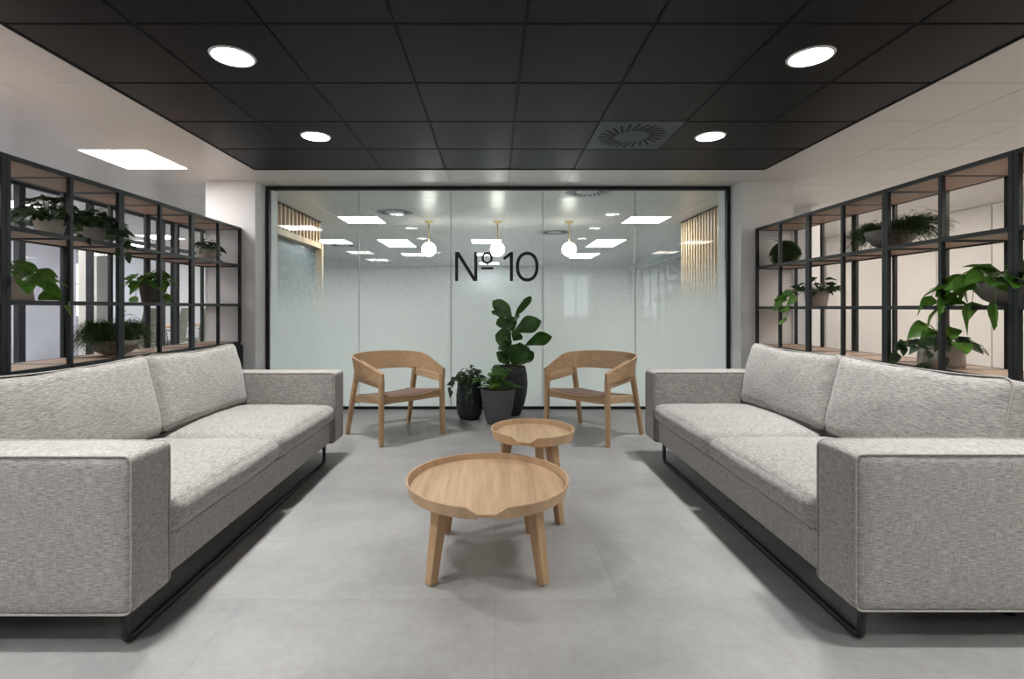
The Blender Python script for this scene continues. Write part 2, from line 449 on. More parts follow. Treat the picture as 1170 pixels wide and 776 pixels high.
# outer walls
def wall(name, *b, mat='white_wall'): return struct(MB().box(*b).build(name, mat))
lwm = MB(); lwm.box(XL - .12, XL, YN, 8.6, 0, 2.5); lwm.box(XL - .12, XL, 11.8, YF, 0, 2.5)
lwm.box(XL - .12, XL, 8.6, 11.8, 0, .85); lwm.box(XL - .12, XL, 8.6, 11.8, 2.15, 2.5); lwm.box(XL - .12, XL, 10.15, 10.25, .85, 2.15)
struct(lwm.build('wall_left', 'grey_wall'))
lwf = MB()
for a, b in ((8.6, 10.15), (10.25, 11.8)):
    for q in ((a, b, .85, .9), (a, b, 2.1, 2.15), (a, a + .05, .9, 2.1), (b - .05, b, .9, 2.1), (a + .05, b - .05, 1.62, 1.66)): lwf.box(XL - .09, XL - .05, q[0], q[1], q[2], q[3])
struct(lwf.build('window_9', 'white_metal'))
rw = MB().box(XR, XR + .12, YN, YF, 0, 2.5)
struct(rw.build('wall_right', 'cream_panel'))
wall('wall_far', XL, XR, YF, YF + .12, 0, 2.5, mat='grey_wall')
# joints of the right hand white panelling
for y in (9.35 - .78 * k for k in range(0, 16)):
    pass
cab = MB()
cy = 9.32
while cy > -4.6:
    cab.box(XR - .03, XR - .001, cy - .765, cy - .004, .08, CEIL - .004)
    cy -= .776
struct(cab.build('wall_right', 'cream_panel', bevel=.002))
sh = MB().box(XR - .004, XR - .0005, -4.6, 9.34, .0, CEIL - .002); struct(sh.build('trim_2', 'black_matt'))
wall('wall_back', 4.1, XR, 9.35, 9.45, 0, CEIL, mat='white_wall')
wall('wall_side', 4.02, 4.12, 6.3, 9.45, 0, CEIL, mat='white_wall')
# wall behind the viewer, with windows
bw = MB(); bw.box(XL, XR, YN - .12, YN, 0, .8); bw.box(XL, XR, YN - .12, YN, 2.15, 2.5)
wins = [(2.15, 3.0), (4.7, 5.9)]
xs = [XL] + [v for w_ in wins for v in w_] + [XR]
for a, b in zip(xs[0::2], xs[1::2]): bw.box(a, b, YN - .12, YN, .8, 2.15)
struct(bw.build('wall_near', 'white_wall'))
for k, (a, b) in enumerate(wins):
    w = MB(); mid = (a + b) / 2
    for q in ((a, b, .8, .84), (a, b, 2.11, 2.15), (a, a + .04, .84, 2.11), (b - .04, b, .84, 2.11), (mid - .02, mid + .02, .84, 2.11), (a, b, 1.6, 1.63)):
        w.box(q[0], q[1], YN - .08, YN - .04, q[2], q[3])
    struct(w.build('window_%d' % (k + 6), 'white_metal'))

# columns and the glass wall
GY = 5.33; GL, GR = -2.44, 2.515; GT = CEIL
struct(MB().box(-2.955, GL - .004, 5.08, 5.60, 0, CEIL).build('wall_left_column', 'white_wall', bevel=.003))
struct(MB().box(GR + .004, 3.055, 5.08, 5.60, 0, CEIL).build('wall_right_column', 'white_wall', bevel=.003))
fr = MB(); fw = .034
fr.box(GL, GR, GY - .03, GY + .03, CEIL - .036, CEIL); fr.box(GL, GR, GY - .03, GY + .03, 0, .028)
fr.box(GL, GL + fw, GY - .03, GY + .03, .028, CEIL - .036); fr.box(GR - fw, GR, GY - .03, GY + .03, .028, CEIL - .036)
struct(fr.build('trim_3', 'black_matt'))
jx = [GL + fw, -1.452, -.466, .517, 1.508, GR - fw]
for k, (a, b) in enumerate(zip(jx[:-1], jx[1:])):
    x0, x1, y0, y1, z0, z1 = a + .002, b - .002, GY - .006, GY + .006, .028, CEIL - .036
    g = MB(); v = [(x, y, z) for z in (z0, z1) for y in (y0, y1) for x in (x0, x1)]
    g.add(v, [(0, 1, 5, 4)], 0)
    g.add(v, [(2, 6, 7, 3), (0, 4, 6, 2), (1, 3, 7, 5), (0, 2, 3, 1), (4, 5, 7, 6)], 1)
    struct(g.build('window_%d' % (k + 1), ['frost', 'clear']))
for k, x in enumerate(jx[1:-1]):
    struct(MB().box(x - .0035, x + .0035, GY - .008, GY + .008, .03, CEIL - .037).build('trim_%d' % (k + 4), 'seam_metal'))

# lettering on the glass
def stroke(m, a, b, w, y0, y1):
    a = Vector(a); b = Vector(b); d = (b - a).normalized(); n = Vector((-d.y, d.x)) * w / 2
    m.prism([a - n, b - n, b + n, a + n], y0, y1, 'y')
def ringp(m, cx, cz, rx, rz, w, y0, y1, n=40, e=2.0):
    pr = []
    for k in range(n):
        t = 2 * PI * k / n; c, s_ = math.cos(t), math.sin(t)
        c = math.copysign(abs(c) ** (2 / e), c); s_ = math.copysign(abs(s_) ** (2 / e), s_)
        pr.append(((cx + rx * c, cz + rz * s_), (cx + (rx - w) * c, cz + (rz - w) * s_)))
    for k in range(n):
        o0, i0_ = pr[k]; o1, i1_ = pr[(k + 1) % n]
        m.prism([o0, o1, i1_, i0_], y0, y1, 'y')
sy0, sy1 = GY - .0105, GY - .0065
sg = thing('number_sign', 'black lettering No 10 on the frosted glass wall', 'sign', (0, 0, 0))
def sp(px, py):
    p = P(px, py, GY - .008); return Vector((p.x, p.z))
lw = .033
m = MB(); a = sp(521.8, 288); b = sp(521.8, 321.2); c = sp(543.6, 288); d = sp(543.6, 321.2)
m.box(a.x - lw / 2, a.x + lw / 2, sy0, sy1, b.y, a.y); m.box(c.x - lw / 2, c.x + lw / 2, sy0, sy1, b.y, a.y)
x0, x1 = a.x - lw / 2, c.x + lw / 2
m.prism([(x0, a.y), (x0 + .042, a.y), (x1, b.y), (x1 - .042, b.y)], sy0 + .0003, sy1 - .0003, 'y')
m.build('letter', 'sign', sg)
m = MB(); q = sp(556.6, 295.0); ringp(m, q.x, q.y, .062, .066, .026, sy0, sy1)
u0 = sp(549.8, 305.2); u1 = sp(563.6, 308.0); m.box(u0.x, u1.x, sy0, sy1, u1.y, u0.y)
m.build('ordinal_mark', 'sign', sg)
m = MB(); a = sp(584.3, 288); b = sp(584.3, 321.2)
m.prism([(a.x - lw / 2, b.y), (a.x + lw / 2, b.y), (a.x + lw / 2, a.y), (a.x - .012, a.y), (sp(574.6, 0).x, sp(0, 294.6).y), (sp(576.2, 0).x, sp(0, 297.2).y), (a.x - lw / 2, sp(0, 292.6).y)], sy0, sy1, 'y')
m.build('digit', 'sign', sg)
m = MB(); q = sp(602.4, 304.7); ringp(m, q.x, q.y, .122, .16, .034, sy0, sy1, 48, 2.15); m.build('digit', 'sign', sg)

# the room behind the glass: side stubs, slat screens, booth
wall('wall_left_stub', -2.74, -2.62, 5.62, 5.95, 0, CEIL, mat='white_wall')
wall('wall_right_stub', 2.80, 2.92, 5.62, 6.22, 0, CEIL, mat='white_wall')
t = thing('slatted_booth', 'timber slatted booth header and frame behind the left glass', 'booth', (-2.62, 5.96, 0))
f = MB(); f.box(-.12, .02, 0, 1.56, 1.97, 2.05); f.box(-.12, .03, 1.50, 1.57, 0, 2.05); f.box(-.12, .0, 0, .05, 0, 1.97); f.build('frame', 'slat', t, bevel=.003)
for k in range(13): MB().box(-.07, -.005, .02 + k * .122, .062 + k * .122, 2.05, CEIL - .02).build('slat', 'slat', t)
MB().box(-.08, .0, 0, 1.56, CEIL - .02, CEIL - .001).build('head_rail', 'black_matt', t)
MB().box(-.11, -.07, .05, 1.50, .0, 1.97).build('back_panel', 'teal_panel', t)
t = thing('slat_screen', 'vertical timber slat screen behind the right end of the glass', 'screen', (2.82, 6.26, 0))
for k in range(14): MB().box(.0, .06, k * .093, k * .093 + .045, .05, CEIL - .02).build('slat', 'slat', t)
MB().box(0, .06, -.01, 1.27, CEIL - .02, CEIL - .001).build('head_rail', 'black_matt', t)
MB().box(0, .06, -.01, 1.27, 0, .05).build('foot_rail', 'slat', t)
wm = MB(); wm.box(4.1, 4.2, 9.46, YF, 2.2, CEIL); wm.box(4.1, 4.2, 9.46, YF, 0, .7)
for k in range(6): wm.box(4.1, 4.2, 9.46 + k * 1.15, 9.52 + k * 1.15, .7, 2.2)
struct(wm.build('wall_window_side', 'grey_plastic'))

# pendants
for k, (x, lab) in enumerate(((-.985, 'left of the sign'), (.045, 'above the sign, the middle one'), (1.12, 'right of the sign'))):
    t = thing('pendant_lamp', 'white globe pendant on a brass rod behind the glass, %s' % lab, 'pendant lamp', (x, 7.46, CEIL), 0, 'globe pendants behind the glass')
    MB().lathe([(.0001, -.018), (.06, -.018), (.065, -.001), (.0001, -.001)], 24).build('canopy', 'brass', t, True)
    MB().tube([(0, 0, -.016), (0, 0, -.33)], .008, 8).build('rod', 'brass', t, True)
    r = .108; MB().lathe([(max(.0001, r * math.sin(PI * i / 16)), -.42 - r * math.cos(PI * i / 16)) for i in range(17)], 32).build('globe_shade', 'globe', t, True)

# meeting room partition on the left
XP = -4.9
p = MB()
for y, w in ((1.2, .05), (3.15, .05), (5.13, .07), (6.02, .05), (7.30, .12), (7.62, .12), (8.70, .06), (9.8, .06), (11.5, .06)):
    p.box(XP - .03, XP + .03, y - w / 2, y + w / 2, 0, CEIL)
p.box(XP - .02, XP + .02, 1.2, 11.5, 0, .06); p.box(XP - .02, XP + .02, 1.2, 11.5, CEIL - .04, CEIL)
p.box(XP - .02, XP + .02, 1.2, 11.5, 1.95, 2.0)
struct(p.build('trim_8', 'black_steel'))
struct(MB().box(XP - .045, XP - .037, 1.2, 11.5, .0, CEIL - .002).build('window_14', 'partition_glass'))
wall('wall_blind', -7.0, -6.9, .8, 8.2, 0, CEIL, mat='lilac')
wall('wall_blind_end', XL, -7.0, 8.1, 8.2, 0, CEIL, mat='white_wall')
wall('wall_meeting', XL, XP - .05, .7, .8, 0, CEIL, mat='white_wall')
struct(MB().box(XP - .75, XP - .5, 6.75, 7.0, 0, CEIL).build('wall_post', 'cream_column'))
wall('wall_meeting_far', XL, XP - .05, 12.0, 12.1, 0, CEIL, mat='white_wall')

def office_chair(x, y, rz, label):
    t = thing('office_chair', label, 'office chair', (x, y, 0), rz, 'chairs round the meeting table')
    b = MB(); n = 8
    for k in range(n):
        z0 = .5 + .58 * k / n; z1 = .5 + .58 * (k + 1) / n
        w0 = .21 - .05 * abs(k / n - .3); w1 = .21 - .05 * abs((k + 1) / n - .3)
        y0 = -.20 - .10 * (k / n) ** 1.5; y1 = -.20 - .10 * ((k + 1) / n) ** 1.5
        b.hexa([(-w0, y0, z0), (w0, y0, z0), (w0, y0 - .02, z0), (-w0, y0 - .02, z0)], [(-w1, y1, z1), (w1, y1, z1), (w1, y1 - .02, z1), (-w1, y1 - .02, z1)])
    b.build('backrest', 'olive', t, True)
    MB().box(-.23, .23, -.2, .24, .43, .48).build('seat', 'olive', t, bevel=.02)
    MB().tube([(0, 0, .43), (0, 0, .08)], .025, 10).build('gas_column', 'chrome', t, True)
    s = MB()
    for k in range(5):
        a = 2 * PI * k / 5; s.tube([(0, 0, .09), (.28 * math.cos(a), .28 * math.sin(a), .06)], .018, 6, r1=.012)
        s.tube([(.28 * math.cos(a) - .01, .28 * math.sin(a), .03), (.28 * math.cos(a) + .02, .28 * math.sin(a), .03)], .03, 10)
    s.build('star_base', 'grey_plastic', t)
    for sx in (-1, 1):
        MB().tube([(sx * .23, -.1, .45), (sx * .27, -.1, .64), (sx * .27, .15, .66)], .014, 6).build('armrest', 'chrome', t, True)
t = thing('meeting_table', 'long oak topped table seen through the left shelving', 'table', (-6.75, 9.9, 0))
MB().box(-.6, .6, -1.5, 1.5, .70, .73).build('tabletop', 'oak_y', t, bevel=.004)
for sx in (-.5, .5):
    for sy in (-1.35, 1.35): MB().box(sx - .03, sx + .03, sy - .03, sy + .03, 0, .70).build('leg', 'black_steel', t)
office_chair(-5.95, 8.3, R(80), 'olive office chair at the meeting table, nearest the room divider')
office_chair(-5.98, 9.1, R(100), 'olive office chair at the meeting table, second from the near end')
office_chair(-5.95, 9.9, R(85), 'olive office chair at the meeting table beside the door post')
office_chair(-5.95, 10.7, R(95), 'olive office chair at the meeting table, farthest from the sofas')

# ------------------------------------------------------------ shelving
def shelving(side, Xp, heights, D0, W, k0, label):
    """two cell module; local x runs away from the sofas, local y towards the viewer"""
    s = 1 if side == 'right' else -1
    dpt = W; zt, z2, z1, zb = heights; b = .025
    y1 = D0 - k0 * W; y0 = y1 - 2 * W
    t = thing('shelving_unit', label, 'shelving', (s * Xp, (y0 + y1) / 2, 0), 0, 'black framed shelving on the %s' % side)
    def X(a): return s * a
    def bx(m, a0, a1, ya, yb, za, zb_):
        m.box(min(X(a0), X(a1)), max(X(a0), X(a1)), ya, yb, za, zb_)
    f = MB(); ys = (-W + b / 2 + .001, 0, W - b / 2 - .001)
    for y in ys:
        for a in (0, dpt - b): bx(f, a, a + b, y - b / 2, y + b / 2, zb, zt)
    for z in (zt, z2, z1, zb):
        hh = b / 2
        for a in (0, dpt - b):
            for ya, yb in ((ys[0] + b / 2, ys[1] - b / 2), (ys[1] + b / 2, ys[2] - b / 2)):
                bx(f, a, a + b, ya, yb, z - b * (1 if z == zt else .5), z + (0 if z == zt else b * .5))
        for y in ys: bx(f, b, dpt - b, y - b / 2, y + b / 2, z - b * (1 if z == zt else .5), z + (0 if z == zt else b * .5))
    f.build('frame', 'black_steel', t, bevel=.0015)
    for z, nm in ((zt - b, 0), (z2 - .006, 1), (z1 - .006, 1), (zb - .006, 1)):
        for ya, yb in ((ys[0] + b / 2, ys[1] - b / 2), (ys[1] + b / 2, ys[2] - b / 2)):
            m = MB(); bx(m, b, dpt - b, ya, yb, z + .003, z + .017); m.build('shelf', 'shelfwood', t)
    m = MB(); bx(m, -.01, dpt + .01, -W, W, 0, .05); bx(m, 0, dpt, -W + .0005, W - .0005, .05, zb - b / 2 - .001); m.build('base_cabinet', 'black_matt', t)
    for ya, yb in ((-W + .003, -.002), (.002, W - .003)):
        m = MB(); bx(m, -.018, -.0005, ya, yb, .06, zb - b / 2 - .012); m.build('door', 'black_matt', t, bevel=.001)
    return t
XPL, XPR = 2.58, 2.66
HL = (CH + .317 * XPL, CH + .166 * XPL, CH + .0115 * XPL, CH - .137 * XPL)
HR = (CH + .305 * XPR, CH + .153 * XPR, CH + .001 * XPR, CH - .142 * XPR)
WL, WR = .407, .420
pl = ['far unit by the column', 'second unit from the column', 'third unit from the column', 'unit cut by the photo edge']
for k in range(4):
    shelving('left', XPL, HL, 5.07, WL, 2 * k, 'black steel shelving behind the left sofa, %s' % pl[k])
    shelving('right', XPR, HR, 5.07, WR, 2 * k, 'black steel shelving behind the right sofa, %s' % pl[k])

# ------------------------------------------------------------ sofa
def puffy(sx, sy, sz, r, puff, n=22, wr=.004, seed=0, pw=1.0):
    """soft cushion: rounded box whose faces bulge"""
    h = Vector((sx / 2, sy / 2, sz / 2)); ids = {}; vs = []; fs = []
    def sp_(t): return math.sin(t * PI / 2) * .75 + t * .25
    g = [sp_(-1 + 2 * i / n) for i in range(n + 1)]
    def vid(p):
        key = tuple(round(c, 5) for c in p)
        if key in ids: return ids[key]
        q = Vector((p[0] * h.x, p[1] * h.y, p[2] * h.z))
        inn = Vector([max(-h[i] + r, min(h[i] - r, q[i])) for i in range(3)])
        d = q - inn
        o = inn + d.normalized() * r if d.length > 1e-9 else q
        for i in range(3):
            j, k = (i + 1) % 3, (i + 2) % 3
            o[i] += puff[i] * p[i] * (max(0, 1 - p[j] ** 2) ** pw) * (max(0, 1 - p[k] ** 2) ** pw)
        nz = noise.noise_vector(Vector((o.x * 5 + seed, o.y * 5, o.z * 5))) * wr + noise.noise_vector(Vector((o.x * 14 + seed, o.y * 14, o.z * 14))) * wr * .35
        o += nz
        ids[key] = len(vs); vs.append(o); return ids[key]
    for ax in range(3):
        for sgn in (-1, 1):
            for a in range(n):
                for b in range(n):
                    q = []
                    for da, db in ((0, 0), (1, 0), (1, 1), (0, 1)):
                        p = [0, 0, 0]; p[ax] = sgn; p[(ax + 1) % 3] = g[a + da]; p[(ax + 2) % 3] = g[b + db]; q.append(vid(tuple(p)))
                    fs.append(tuple(q if sgn > 0 else q[::-1]))
    return vs, fs
def rect_loop(a, b, r, fn, n=6, w=0):
    """rounded rectangle path, a x b half sizes; fn maps (u, v) to a 3-D point"""
    pts = []
    for cx, cy, s0 in ((a - r, b - r, 0), (-a + r, b - r, 90), (-a + r, -b + r, 180), (a - r, -b + r, 270)):
        for k in range(n + 1):
            t = R(s0 + 90 * k / n); pts.append((cx + r * math.cos(t), cy + r * math.sin(t)))
        # points along the side
        nx = [(-a + r, b), (-a, -b + r), (a - r, -b), (a, b - r)][[0, 90, 180, 270].index(s0)]
        p0 = pts[-1]
        for k in range(1, 10): pts.append((p0[0] + (nx[0] - p0[0]) * k / 10, p0[1] + (nx[1] - p0[1]) * k / 10))
    return [fn(u, v) for u, v in pts]

def make_sofa(label, loc):
    t = thing('sofa', label, 'sofa', loc, 0, 'matching sofas facing each other')
    L = 2.17; hl = L / 2; at = .19; dep = .98; zb, za = .117, .619
    for sgn in (-1, 1):
        vs, fs = puffy(dep, at, za - zb, .022, (.0, .004, .004), 16, .0015, sgn)
        m = MB(); m.add([v + Vector((-dep / 2, sgn * (hl - at / 2), (za + zb) / 2)) for v in vs], fs)
        arm = m.build('arm', 'fabric', t, True)
        q = MB()
        for s2 in (-1, 1):
            yy = sgn * (hl - at / 2) + s2 * (at / 2 - .004)
            q.tube(rect_loop(dep / 2 - .003, (za - zb) / 2 - .003, .025, lambda u, v: (-dep / 2 + u, yy, (za + zb) / 2 + v)), .0042, 6, True)
        q.build('piping', 'piping', arm, True)
    vs, fs = puffy(dep - .04, L - 2 * at - .002, .140, .010, (0, 0, 0), 16, .001)
    MB_ = MB(); MB_.add([v + Vector((-dep / 2 - .012, 0, .195)) for v in vs], fs); MB_.build('base', 'fabric', t, True)
    vs, fs = puffy(.13, L - 2 * at - .002, za - .13, .02, (.0, 0, .0), 16, .001)
    m = MB(); m.add([v + Vector((-dep + .07, 0, .13 + (za - .13) / 2 - .005)) for v in vs], fs); m.build('backrest', 'fabric', t, True)
    cl = (L - 2 * at) / 2
    for sgn in (-1, 1):
        vs, fs = puffy(.850, cl - .009, .118, .048, (.006, .002, .038), 26, .005, sgn * 3 + 10, .8)
        c = Vector((-.4200, sgn * cl / 2, .277 + .059))
        m = MB(); m.add([v + c for v in vs], fs); cu = m.build('seat_cushion', 'fabric', t, True)
        # back cushion, leaning back
        vs, fs = puffy(.185, cl - .01, .41, .045, (.035, .004, -.008), 26, .009, sgn * 7 + 30, .75)
        rot = Matrix.Rotation(R(-12), 3, 'Y')
        c2 = Vector((-.735, sgn * cl / 2, .405 + .200))
        out = []
        for v in vs:
            u = v.copy()
            e = abs(u.y) / (cl / 2)
            u.z += .018 * e ** 3 * (1 if u.z > 0 else -.3)     # slightly raised corners
            out.append(rot @ u + c2)
        m = MB(); m.add(out, fs); bc = m.build('back_cushion', 'fabric', t, True)
        q = MB()
        def fn(u, v):
            e = abs(u) / (cl / 2)
            w = Vector((.068, u, v + .018 * e ** 3 * (1 if v > 0 else -.3)))
            return rot @ w + c2
        q.tube(rect_loop(cl / 2 - .006, .41 / 2 - .004, .045, fn), .0035, 6, True)
        q.build('piping', 'piping', bc, True)
        q = MB()
        q.tube(rect_loop(.845 / 2 - .004, cl / 2 - .007, .05, lambda u, v: c + Vector((u, v, .028))), .003, 6, True)
        q.build('piping', 'piping', cu, True)
    # sled frames
    for x, inset, far in ((-.046, .024, .27), (-.66, .14, .30)):
        r = .0125; y0 = hl - inset - r; y9 = hl - far - r; rr = .03
        pts = [(x, -y0, zb + .02), (x, -y0, rr + r)]
        for k in range(1, 7): a = R(90 * k / 6); pts.append((x, -y0 + rr - rr * math.cos(a), r + rr - rr * math.sin(a)))
        for k in range(6, 0, -1): a = R(90 * k / 6); pts.append((x, y9 - rr + rr * math.cos(a), r + rr - rr * math.sin(a)))
        pts += [(x, y9, rr + r), (x, y9, zb + .02)]
        MB().tube(pts, r, 10).build('sled_leg', 'black_steel', t, True)
    MB().box(-.93, -.11, -hl + .1, hl - .1, .108, .130).build('underside', 'black_matt', t)
    return t
sofa = make_sofa('light grey woven two-cushion sofa on the left, on a black sled base', (-1.132, 1.55 + 1.085, 0))
s2 = copy_tree(sofa); s2.location = (1.14, 1.572 + 1.092, 0); s2.scale = (-1, 1.008, 1)
s2['label'] = 'light grey woven two-cushion sofa on the right, on a black sled base'

# ------------------------------------------------------------ tray tables
def tray_table(name, label, loc, Rd, h, legs, notch_deg, leg_top_r, nb=.034, nt_=.082):
    t = thing(name, label, 'coffee table', loc, 0)
    zt = h; zbm = h - .046; zs = h - .027; n = 288
    flare = .010; th = .009
    m = MB(); v = []
    na = R(notch_deg)
    for k in range(n):
        a = 2 * PI * k / n
        da = abs((a - na + PI) % (2 * PI) - PI) * Rd
        if da < nb: top = zs + .001
        elif da < nt_:
            u = (da - nb) / (nt_ - nb); u = u * u * (3 - 2 * u) if u > .8 or u < .2 else u
            top = zs + .001 + (zt - zs - .001) * min(1, u)
        else: top = zt
        c, s_ = math.cos(a), math.sin(a)
        def rad(z): return Rd - flare * (zt - z) / (zt - zbm)
        rows = ((rad(zbm), zbm), (rad(top), top - .001), (rad(top) - .001, top), (rad(top) - th + .001, top), (rad(top) - th, top - .001), (rad(zbm) - th, zbm))
        if da < nb: rows = ((rad(zbm + .007), zbm + .007),) + rows[1:5] + ((rad(zbm + .007) - th, zbm + .007),)
        v += [(r_ * c, r_ * s_, z) for r_, z in rows]
    f = []
    for k in range(n):
        k2 = (k + 1) % n
        for i in range(6): f.append((k * 6 + i, k2 * 6 + i, k2 * 6 + (i + 1) % 6, k * 6 + (i + 1) % 6))
    m.add(v, f); m.build('rim', 'oak_rim', t, False)
    m = MB(); ri = Rd - th - .003
    m.lathe([(.0001, zs), (ri, zs), (ri, zs - .014), (.0001, zs - .014)], 96); m.build('tray', 'oak_y', t)
    for (fx, fy) in legs:
        d = Vector((fx, fy, 0)); u = d.normalized()
        top = u * leg_top_r + Vector((0, 0, zs - .014)); 
        MB().bar((fx, fy, 0), top, .036, .052, up=u).build('leg', 'oak_z', t, bevel=.004)
    return t
tray_table('coffee_table', 'large low round oak tray table with a notched rim, in front', (-.03, 2.17, 0), .3525, .347,
           [(-.218, -.225), (.222, -.225), (-.205, .225), (.205, .225)], -90, .265)
def pol(r, a): return (r * math.cos(R(a)), r * math.sin(R(a)))
tray_table('side_table', 'smaller, taller round oak tray table behind the large one', (.202, 2.64, 0), .221, .446,
           [pol(.195, -50), pol(.195, 70), pol(.195, 190)], -106, .135, .030, .075)

# ------------------------------------------------------------ armchairs
def make_chair(label, loc, rz):
    t = thing('armchair', label, 'armchair', loc, rz, 'oak armchairs before the glass wall')
    # local +y is the front
    def lin(a, b, u): return a + (b - a) * u
    for sx in (-1, 1):
        MB().bar((sx * .298, .268, 0), (sx * .292, .262, .52), .034, .040, t0=.034, t1=.040).build('leg', 'oak_z', t, bevel=.007)
        MB().bar((sx * .308, -.278, 0), (sx * .290, -.135, .55), .034, .044, t0=.034, t1=.038).build('leg', 'oak_z', t, bevel=.007)
        # side rail, falling to the back
        m = MB(); a = sx * .262; b = sx * .286
        m.hexa([(a, -.20, .285), (b, -.20, .285), (b, .25, .325), (a, .25, .325)], [(a, -.20, .340), (b, -.20, .340), (b, .25, .392), (a, .25, .392)])
        m.build('side_rail', 'oak_y', t, bevel=.003, recalc=True)
        m = MB(); a = sx * .284; b = sx * .304
        m.hexa([(a, -.15, .475), (b, -.15, .475), (b, .275, .445), (a, .275, .445)], [(a, -.15, .54), (b, -.15, .54), (b, .275, .515), (a, .275, .515)])
        m.build('arm_rail', 'oak_y', t, bevel=.004, recalc=True)
    # front and back aprons, their tops dipping with the seat
    def dip(x): return .026 * (1 - (x / .27) ** 2)
    for y, zb_, zt_ in ((.255, .322, .388), (-.20, .275, .335)):
        poly = [(-.275, zb_), (.275, zb_)] + [(.275 - .55 * k / 16, zt_ - dip(.275 - .55 * k / 16) * (1 if y > 0 else .6)) for k in range(17)]
        MB().prism(poly, y - .011, y + .011, 'y').build('apron', 'oak_x', t, recalc=True)
    # plywood seat and its pad
    def sz(x, y): return .393 - dip(x) * 1.0 - .055 * max(0, (.26 - y)) / .5 - .015 * math.sin(PI * min(1, max(0, (.27 - y) / .5)))
    def shell(x0, y0, y1, lo, hi, nm, mat, round_=0., puff=0.):
        nx, ny = 20, 20; m = MB(); g = []
        for layer in (lo, hi):
            for j in range(ny + 1):
                v_ = -1 + 2 * j / ny
                for i in range(nx + 1):
                    u_ = -1 + 2 * i / nx
                    uu = u_ * math.sqrt(1 - round_ * v_ * v_ * .5); vv = v_ * math.sqrt(1 - round_ * u_ * u_ * .5)
                    x = uu * x0; y = (y0 + y1) / 2 + vv * (y1 - y0) / 2
                    bul = puff * (1 - u_ ** 4) * (1 - v_ ** 4) if layer == hi else 0
                    g.append((x, y, sz(x, y) + layer + bul))
        N = (nx + 1) * (ny + 1); f = []
        for j in range(ny):
            for i in range(nx):
                a = j * (nx + 1) + i; f.append((a, a + nx + 1, a + nx + 2, a + 1)); f.append((N + a, N + a + 1, N + a + nx + 2, N + a + nx + 1))
        for i in range(nx):
            f.append((i, i + 1, N + i + 1, N + i)); a = ny * (nx + 1) + i; f.append((a + 1, a, N + a, N + a + 1))
        for j in range(ny):
            a = j * (nx + 1); f.append((a + nx + 1, a, N + a, N + a + nx + 1)); a += nx; f.append((a, a + nx + 1, N + a + nx + 1, N + a))
        m.add(g, f); return m.build(nm, mat, t, True)
    shell(.262, -.215, .285, -.004, .008, 'seat', 'oak_x', .12)
    shell(.252, -.205, .275, .008, .012, 'seat_pad', 'pad', .2, .026)
    # bent band: back and arms
    def path(u):
        """u in -1..1, 0 at the back centre"""
        a = abs(u); sg = 1 if u > 0 else -1
        if a < .58:
            th = a / .58 * PI / 2
            x = .322 * math.sin(th) ** .82; y = -.02 - .275 * math.cos(th) ** .9
        else:
            v = (a - .58) / .42; x = lin(.322, .300, v); y = lin(-.02, .292, v)
        return Vector((sg * x, y))
    def ztop(a): return .692 - .020 * min(1, a / .5) ** 2 if a < .5 else .672 - .108 * ((a - .5) / .5) ** 1.05
    def zbot(a): return .532 - .05 * (max(0, a - .3) / .7)
    def band(u0, u1, n, off, th, zt_off, zb_off, nm, lean=.035):
        m = MB(); v = []
        for k in range(n + 1):
            u = u0 + (u1 - u0) * k / n; p = path(u); d = (path(u + .004) - path(u - .004)).normalized() if abs(u) < .99 else (path(u) - path(u * .99)).normalized() * (1 if u > 0 else -1)
            nrm = Vector((d.y, -d.x))
            if nrm.dot(p - Vector((0, .1))) < 0: nrm = -nrm
            a = abs(u); zt_ = ztop(a) + zt_off; zb_ = zbot(a) + zb_off
            ln = lean * (1 - min(1, a / .9) ** 2)
            q0 = p + nrm * off; q1 = p + nrm * (off + th)
            for q, z, l in ((q1, zb_, 0), (q1, zt_, ln), (q0, zt_, ln), (q0, zb_, 0)):
                w = q + nrm * l; v.append((w.x, w.y, z))
        f = []
        for k in range(n):
            for i in range(4): f.append((k * 4 + i, k * 4 + (i + 1) % 4, (k + 1) * 4 + (i + 1) % 4, (k + 1) * 4 + i))
        f += [(3, 2, 1, 0), tuple(n * 4 + i for i in range(4))]
        m.add(v, f); return m.build(nm, 'oak_x', t, False, bevel=.0025, recalc=True)
    band(-1, 1, 72, -.006, .013, 0, 0, 'backrest')
    for sg in (-1, 1):
        band(sg * .60, sg * .998, 20, -.018, .0115, .007, .015, 'armrest', .035)
    return t
ch = make_chair('oak armchair with brown seat pad on the left, before the glass wall', (-.846, 4.262, 0), math.atan2(-.683, -.730) )
c2 = copy_tree(ch); c2.location = (.846, 4.262, 0); c2.rotation_euler = (0, 0, -ch.rotation_euler.z)
c2['label'] = 'oak armchair with brown seat pad on the right, before the glass wall'

